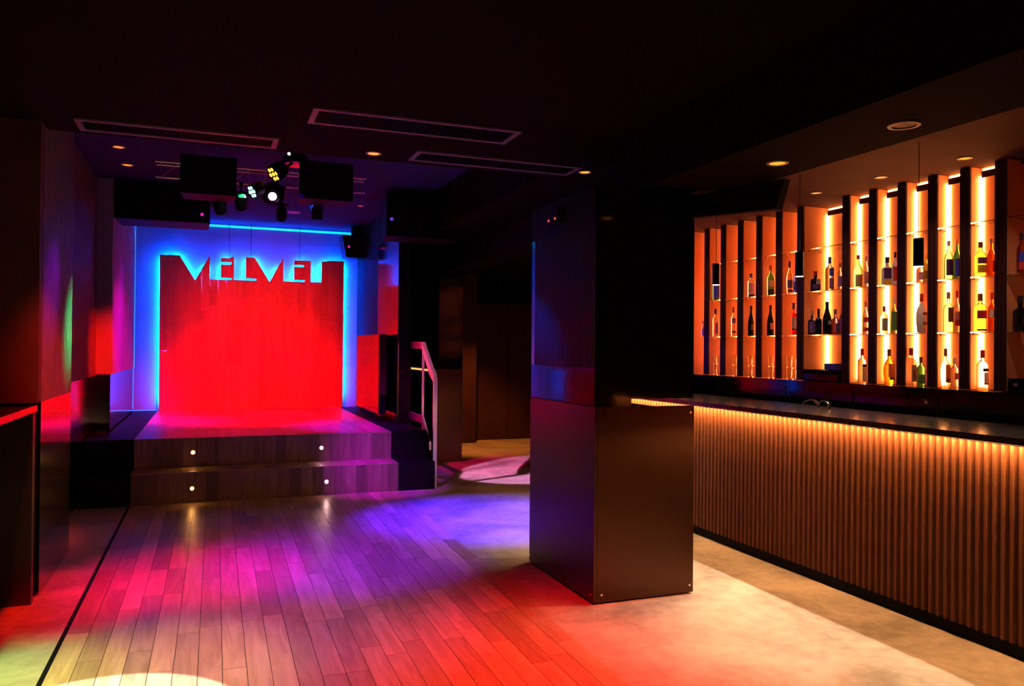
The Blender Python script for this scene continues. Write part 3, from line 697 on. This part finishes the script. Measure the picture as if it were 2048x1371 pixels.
def vent(x0, x1, y0, y1, lab):
    t = thing('air_vent', lab, 'air vent', ((x0+x1)/2, (y0+y1)/2, 3.0), 'long ceiling air vents')
    w, d = (x1-x0)/2, (y1-y0)/2; f = .035
    b = MB().box(-w, w, -d, -d+f, -.012, 0).box(-w, w, d-f, d, -.012, 0).box(-w, -w+f, -d+f, d-f, -.012, 0).box(w-f, w, -d+f, d-f, -.012, 0)
    b.obj('frame', mat('vent_frame', (.16, .12, .13), .5), t)
    B(-w+f, w-f, -d+f, d-f, -.002, 0).obj('backing', m_black, t)
    k = -d+f+.012
    while k < d-f-.006:
        B(-w+f, w-f, k, k+.006, -.009, -.0025).obj('slat', m_grille, t); k += .022
    B(-.006, .006, -d+f, d-f, -.0105, -.0095).obj('mullion', m_grille, t)
vent(.552, 1.862, 4.70, 5.03, 'long ceiling vent nearest the camera with clear frame')
vent(-.80, .42, 5.50, 5.78, 'long ceiling vent at left before the truss')
vent(1.36, 2.66, 5.45, 5.74, 'long faint ceiling vent before the pillar')

# ------------------------------------------------------------------ truss, lights, speakers
tr = thing('lighting_truss', 'slim metal truss hung across the stage front', 'truss', (.475, 8.0, 3.16))
x0, x1 = -.96, .98
MB().rod((x0, -.07, .13), (x1, -.07, .13), .009, 8).obj('top_chord', m_alu, tr)
MB().rod((x0, .07, .13), (x1, .07, .13), .009, 8).obj('top_chord', m_alu, tr)
MB().rod((x0, 0, 0), (x1, 0, 0), .009, 8).obj('bottom_chord', m_alu, tr)
b = MB(); n = 12
for i in range(n+1):
    x = x0+.05+(x1-x0-.1)*i/n
    b.rod((x, -.07, .13), (x, .07, .13), .004, 6)
    if i < n:
        xn = x0+.05+(x1-x0-.1)*(i+1)/n
        if i % 2 == 0: b.rod((x, -.07, .13), (x, 0, 0), .004, 6).rod((x, 0, 0), (xn, -.07, .13), .004, 6)
        else: b.rod((x, .07, .13), (x, 0, 0), .004, 6)
b.obj('bracing', m_alu, tr)['kind'] = 'stuff'
for x in (-.6, .6): MB().rod((x, 0, .14), (x, 0, .34), .004, 6).obj('drop_rod', m_alu, tr)
def can(name, lab, loc, aim, r, L, lens, glow=None, leds=0, lr=.85, clamp=True):
    t = thing(name, lab, 'stage light', loc, 'stage lights on the truss')
    q = (Vector(aim)-Vector(loc)).to_track_quat('-Z', 'Y'); t.rotation_mode = 'QUATERNION'; t.rotation_quaternion = q
    MB().lathe([(r*.55, L*.5), (r*.8, L*.42), (r, L*.1), (r, -L*.5), (r*.93, -L*.5), (r*.9, -L*.42)], 20).obj('housing', m_black, t, smooth=True)
    if leds:
        MB().lathe([(r*.9, -L*.44), (.0005, -L*.44)], 20).obj('faceplate', m_black, t)
        pts = [(0, 0)]+[(.62*r*math.cos(a), .62*r*math.sin(a)) for a in [2*PI*i/leds for i in range(leds)]]
        for (px, py) in pts: MB().rod((px, py, -L*.45-.004), (px, py, -L*.45), r*.21, 10).obj('led', glow, t)
    else:
        MB().lathe([(r*lr, -L*.46), (.0005, -L*.46)], 20).obj('lens', glow or m_gloss, t)
    b = MB()
    b.box(-r*1.2, -r*1.12, -.012, .012, -.01, L*.75).box(r*1.12, r*1.2, -.012, .012, -.01, L*.75).box(-r*1.2, r*1.2, -.012, .012, L*.72, L*.78)
    b.obj('yoke', m_black, t)
    if clamp:
        cl = MB().rod((loc[0], loc[1], loc[2]+r*.6), (loc[0], 8.0, 3.158), .009, 8).box(loc[0]-.02, loc[0]+.02, 7.985, 8.015, 3.145, 3.172).obj('clamp', m_black, t)
        Mw = q.to_matrix().to_4x4(); Mw.translation = Vector(loc); cl.matrix_parent_inverse = Mw.inverted()
    return t
can('par_light', 'amber-glowing LED par at top centre of the truss', (.60, 7.86, 3.285), (-1.0, 7.2, 1.9), .085, .15, None, e_orange, 6)
can('par_light', 'green-glowing LED par left of the moving head', (.41, 7.86, 3.09), (-1.0, 7.25, 2.2), .07, .14, None, e_green, 6)
can('par_light', 'dark par can hanging left, tilted sideways', (.07, 8.02, 2.94), (.9, 10.0, .8), .055, .15, None)
pc = can('par_light', 'dark par can with small amber glow at its neck', (.266, 8.02, 2.99), (.3, 10.8, .7), .055, .15, None)
o = B(-.03, .03, .058, .066, .0, .012).obj('glow_slot', e_orange, pc); o['label'] = 'small amber glow slot'
can('par_light', 'dark par can below the right loudspeaker', (.985, 8.02, 2.95), (1.0, 8.6, .5), .055, .16, None)
can('par_light', 'dim par can just behind the moving head', (.66, 8.22, 2.94), (.8, 11, .8), .05, .15, None)
mh = can('moving_head', 'moving-head light blazing pink-white at the truss centre', (.548, 7.9, 3.04), (0.0, 0.0, 1.75), .06, .12, None, e_pink, 0, .62)
MB().lathe([(.09, -.05), (.115, .0), (.10, .06), (.03, .10)], 20, (0, .03, .12)).obj('arm_housing', m_black, mh, smooth=True)
t = thing('beam_effect_dome', 'dark domed effect light above the par lights', 'stage light', (.76, 7.86, 3.36), 'stage lights on the truss')
MB().lathe([(.13, .0), (.135, .03), (.10, .09), (.03, .13)], 22).obj('dome', m_gloss, t, smooth=True)
MB().lathe([(.132, -.006), (.137, -.004), (.137, .004), (.132, .006)], 22).obj('rim', m_chrome, t)
MB().rod((-.075, -.10, .075), (-.075, -.094, .075), .014, 12).obj('status_light', e_whitedot, t)
def pa(name, lab, x0, x1, y0, d, z0, z1, mark=None, mk=None, rz=0, taper=.12):
    cx = (x0+x1)/2; w = (x1-x0)/2
    t = thing(name, lab, 'loudspeaker', (cx, y0, z0), None, rz)
    h = z1-z0
    MB().prism([(-w, 0), (w, 0), (w*(1-taper), d), (-w*(1-taper), d)], 0, h).obj('cabinet', m_black, t)
    B(-w*.96, w*.96, -.008, -.0005, h*.03, h*.97).obj('grille', m_grille, t)
    b = MB()
    for s in (-1, 1): b.box(s*w*.5-.02, s*w*.5+.02, d*.4, d*.5, h, h+.03)
    b.obj('hanging_bracket', m_alu, t)
    for s_ in (-1, 1): MB().rod((s_*w*.5, d*.45, h), (s_*w*.5, d*.45, (3.5 if y0 > 5.9 else 3.0)-z0-.001), .006, 6).obj('hanger', m_alu, t)
    if mark: MB().rod((mark[0], -.013, mark[1]), (mark[0], -.009, mark[1]), .02, 12).obj('badge', mk, t)
    return t
pa('loudspeaker', 'black loudspeaker hung left of the truss centre', -.262, .212, 7.56, .34, 2.955, 3.30)
pa('loudspeaker', 'black loudspeaker hung right of the truss centre', .765, 1.262, 7.56, .34, 2.985, 3.34)
pa('loudspeaker', 'large black loudspeaker over left stage edge with pink badge', -1.03, -.012, 9.98, .6, 3.045, 3.46, (.42, .10), e_mark, 0, .04)
pa('loudspeaker', 'large black loudspeaker over the handrail with violet badge', 1.93, 2.85, 9.2, .5, 2.915, 3.44, (-.40, .20), e_markv, 0, .1)
mo = thing('loudspeaker', 'tilted monitor speaker above right stage with pink badge', 'loudspeaker', (2.1, 12.2, 2.98), None)
MB().prism([(-.16, 0), (.14, 0), (.14, .34), (-.22, .34)], 0, .35, 'y').obj('cabinet', m_gloss, mo)
MB().prism([(-.145, .015), (.13, .015), (.13, .325), (-.20, .325)], -.008, -.0005, 'y').obj('grille', m_mirror, mo)
MB().rod((-.12, -.013, .16), (-.12, -.009, .16), .018, 12).obj('badge', e_mark, mo)
B(-.05, .14, .1, .25, .34, .5).obj('wall_bracket', m_black, mo)
# little standby lights on the pillar head
o = thing('sensor_box', 'small dark twin box with red standby lights on the pillar', 'sensor', (2.238, 5.0, 2.515))
B(-.03, .01, -.09, .10, -.05, .05).obj('body', m_black, o)
for yy in (-.05, .06): MB().rod((-.034, yy, -.02), (-.03, yy, -.02), .008, 8).obj('led', e_redled, o)
